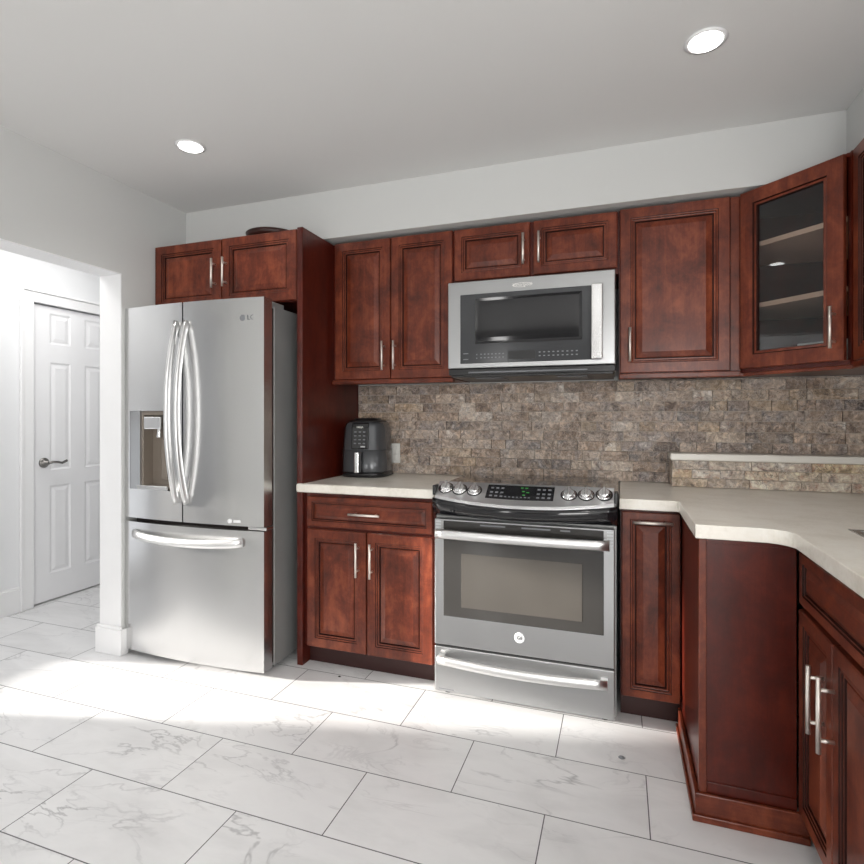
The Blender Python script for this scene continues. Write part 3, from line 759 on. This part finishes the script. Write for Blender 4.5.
def key(x, z, w_, h_): MB().box(x, x + w_, my - .0036, my - .003, z, z + h_).build('button', 'greymark', fmo)
for q in range(2):
    for k in range(7): key(.165 + k * .018, .088 + q * .017, .008, .005)
    for k in range(9): key(.445 + k * .021, .088 + q * .017, .009, .005)
    key(.080, .083 + q * .028, .025, .004); key(.145, .086 + q * .018, .005, .006)
text('logo_lettering', 'Whirlpool', .022, (MW * .47, my - .001, .430), 'whiteplastic', fmo)
n = 40; sw = MB()
for k in range(n):
    a = 2 * math.pi * k / n
    for q in (1, .9): sw.v.append((MW * .47 + .048 * q * math.cos(a), my - .0008, .429 + .011 * (q ** 2) * math.sin(a)))
for k in range(int(n * .8)): k2 = (k + 1) % n; sw.face((2 * k, 2 * k2, 2 * k2 + 1, 2 * k + 1))
sw.build('logo_ring', 'whiteplastic', fmo)

# ---------------------------------------------------------------- air fryer
af = thing('air_fryer', 'charcoal air fryer standing on the left counter beside the tall panel', 'air fryer', (-1.366, -.175, .9225), R(6))
def squircle(mb, prof, ex=3.2, n=48, mi=0, ry=1.05):
    b = len(mb.v); m = len(prof)
    for k in range(n):
        a = 2 * math.pi * k / n; ca, sa = math.cos(a), math.sin(a)
        q = (abs(ca) ** ex + abs(sa) ** ex) ** (-1 / ex)
        for (r_, h) in prof: mb.v.append((r_ * q * ca, r_ * ry * q * sa, h))
    for k in range(n):
        k2 = (k + 1) % n
        for i in range(m - 1): mb.face((b + k * m + i, b + k2 * m + i, b + k2 * m + i + 1, b + k * m + i + 1), mi, True)
    mb.face([b + k * m + m - 1 for k in range(n)], mi); mb.face([b + k * m for k in reversed(range(n))], mi)
mb = MB(); squircle(mb, [(.124, 0), (.132, .004), (.133, .02), (.129, .027)]); mb.build('base', 'black', af)
mb = MB(); squircle(mb, [(.128, .027), (.1305, .035), (.129, .15)]); mb.build('basket', 'fryer', af)
mb = MB(); squircle(mb, [(.1285, .151), (.127, .155), (.119, .27), (.113, .296), (.100, .306)]); mb.build('housing', 'fryer', af)
mb = MB(); squircle(mb, [(.100, .3062), (.096, .311), (.078, .316), (.07, .318), (.07, .325), (.06, .328)]); mb.build('lid', 'black', af)
# control panel on the sloping front
cpf = MB(); pz = [(.155, -.1345), (.17, -.1345), (.275, -.1245), (.300, -.116)]
cw = .050
pl = []
for (z, y) in pz: pl.append((z, y - .0035))
for (z, y) in pl: cpf.v += [(-cw, y, z), (cw, y, z), (cw, y + .02, z), (-cw, y + .02, z)]
for i in range(3):
    for k in range(4): k2 = (k + 1) % 4; cpf.face((4 * i + k, 4 * i + k2, 4 * (i + 1) + k2, 4 * (i + 1) + k))
cpf.face((3, 2, 1, 0)); cpf.face((12, 13, 14, 15)); cpo = cpf.build('control_panel', 'blackgloss', af, bevel=.006)
text('logo_lettering', 'NINJA', .014, (0, -.130, .277), 'whiteplastic', cpo, (R(85), 0, 0))
for q in range(4):
    for k in range(3):
        z = .185 + q * .021; y = -.1345 + (z - .17) / .105 * .010 - .0046; x = -.033 + k * .026
        MB().box(x, x + .013, y, y + .002, z, z + .006).build('button', 'greymark', cpo)
MB().box(.007, .032, -.1395, -.137, .167, .174).build('indicator', 'mark', cpo)
hh = MB(); hh.box(-.020, .008, -.174, -.154, .028, .142); hh.box(-.018, .006, -.155, -.135, .115, .14)
hh.build('handle', 'chrome', af, bevel=.006)
MB().box(.0085, .020, -.170, -.135, .03, .142).build('handle_side', 'black', af, bevel=.003)

# outlet
ol = thing('wall_outlet', 'white wall outlet with a plug on the stone backsplash beside the air fryer', 'outlet', (-1.266, -.0205, 1.042))
MB().box(-.036, .036, -.006, 0, -.058, .058).build('cover_plate', 'whiteplastic', ol, bevel=.002)
MB().box(-.018, .018, -.011, -.006, .006, .042).box(-.018, .018, -.011, -.006, -.042, -.006).build('receptacle', 'whiteplastic', ol, bevel=.002)
MB().box(-.028, -.008, -.030, -.0111, -.034, -.012).build('plug', 'black', ol, bevel=.003)

# tray on top of the fridge cabinet
tr = MB(); tr.lathe([(.10, 0), (.14, .030), (.150, .052), (.143, .052), (.09, .008)], (0, 0, 0), 40)
o = tr.build('tray', 'traywood', loc=(-1.83, -.42, 2.2175)); o['label'] = 'round dark tray lying on top of the cabinet above the refrigerator'; o['category'] = 'tray'

# pale block in glass cabinet, for a white piece of unknown kind
o = MB().box(-.10, .10, -.05, .05, 0, .095).build('box', 'paleblock', bevel=.002, loc=(.81, -.38, 1.4662)); o.rotation_euler = (0, 0, R(-40))
tag(o, 'low pale block at the bottom of the glass corner cabinet', 'box')

# recessed ceiling lights
def pot(x, y, label, power):
    t = thing('recessed_light', label, 'ceiling light', (x, y, CZ), 0, 'recessed ceiling lights')
    MB().lathe([(.062, -.0005), (.066, -.004), (.052, -.007), (.050, -.004)], (0, 0, 0), 40).build('trim_ring', 'trim', t)
    MB().lathe([(.050, -.0072), (.050, -.0085)], (0, 0, 0), 40).build('lens', 'lamp', t)
    l = bpy.data.lights.new('bulb', 'SPOT'); l.energy = power; l.spot_size = R(135); l.spot_blend = .8; l.shadow_soft_size = .05; l.color = (1, .97, .93)
    o = bpy.data.objects.new('bulb', l); COL.objects.link(o); o.parent = t; o.location = (0, 0, -.012)
pot(-1.85, -1.02, 'glowing recessed ceiling light nearest the refrigerator', 13)
pot(.267, -1.015, 'glowing recessed ceiling light above the right counter run', 13)
pot(-.82, -1.68, 'recessed ceiling light at the top edge of the photo', 13)

for x in (-1.85, .267):  # added ceiling lights, unseen, to brighten the room
    for y in (-2.45, -3.9): pot(x, y, 'added recessed ceiling light, unseen behind the camera', 13)
# crumbs on the tiles
for (x, y, r_, lab) in ((-1.278, -.669, .006, 'small dark crumb on the floor tile before the left base cabinet'), (.007, -.883, .010, 'small grey crumb on the floor tile before the narrow base cabinet')):
    mb = MB(); mb.lathe([(r_ * .7, 0), (r_, r_ * .3), (r_ * .6, r_ * .8), (r_ * .2, r_ * .9)], (0, 0, 0), 9)
    o = mb.build('crumb', 'crumb' if r_ < .008 else 'greymark', loc=(x, y, .0002)); o.scale = (1.3, .8, 1); tag(o, lab, 'crumb', 'crumbs on the floor')
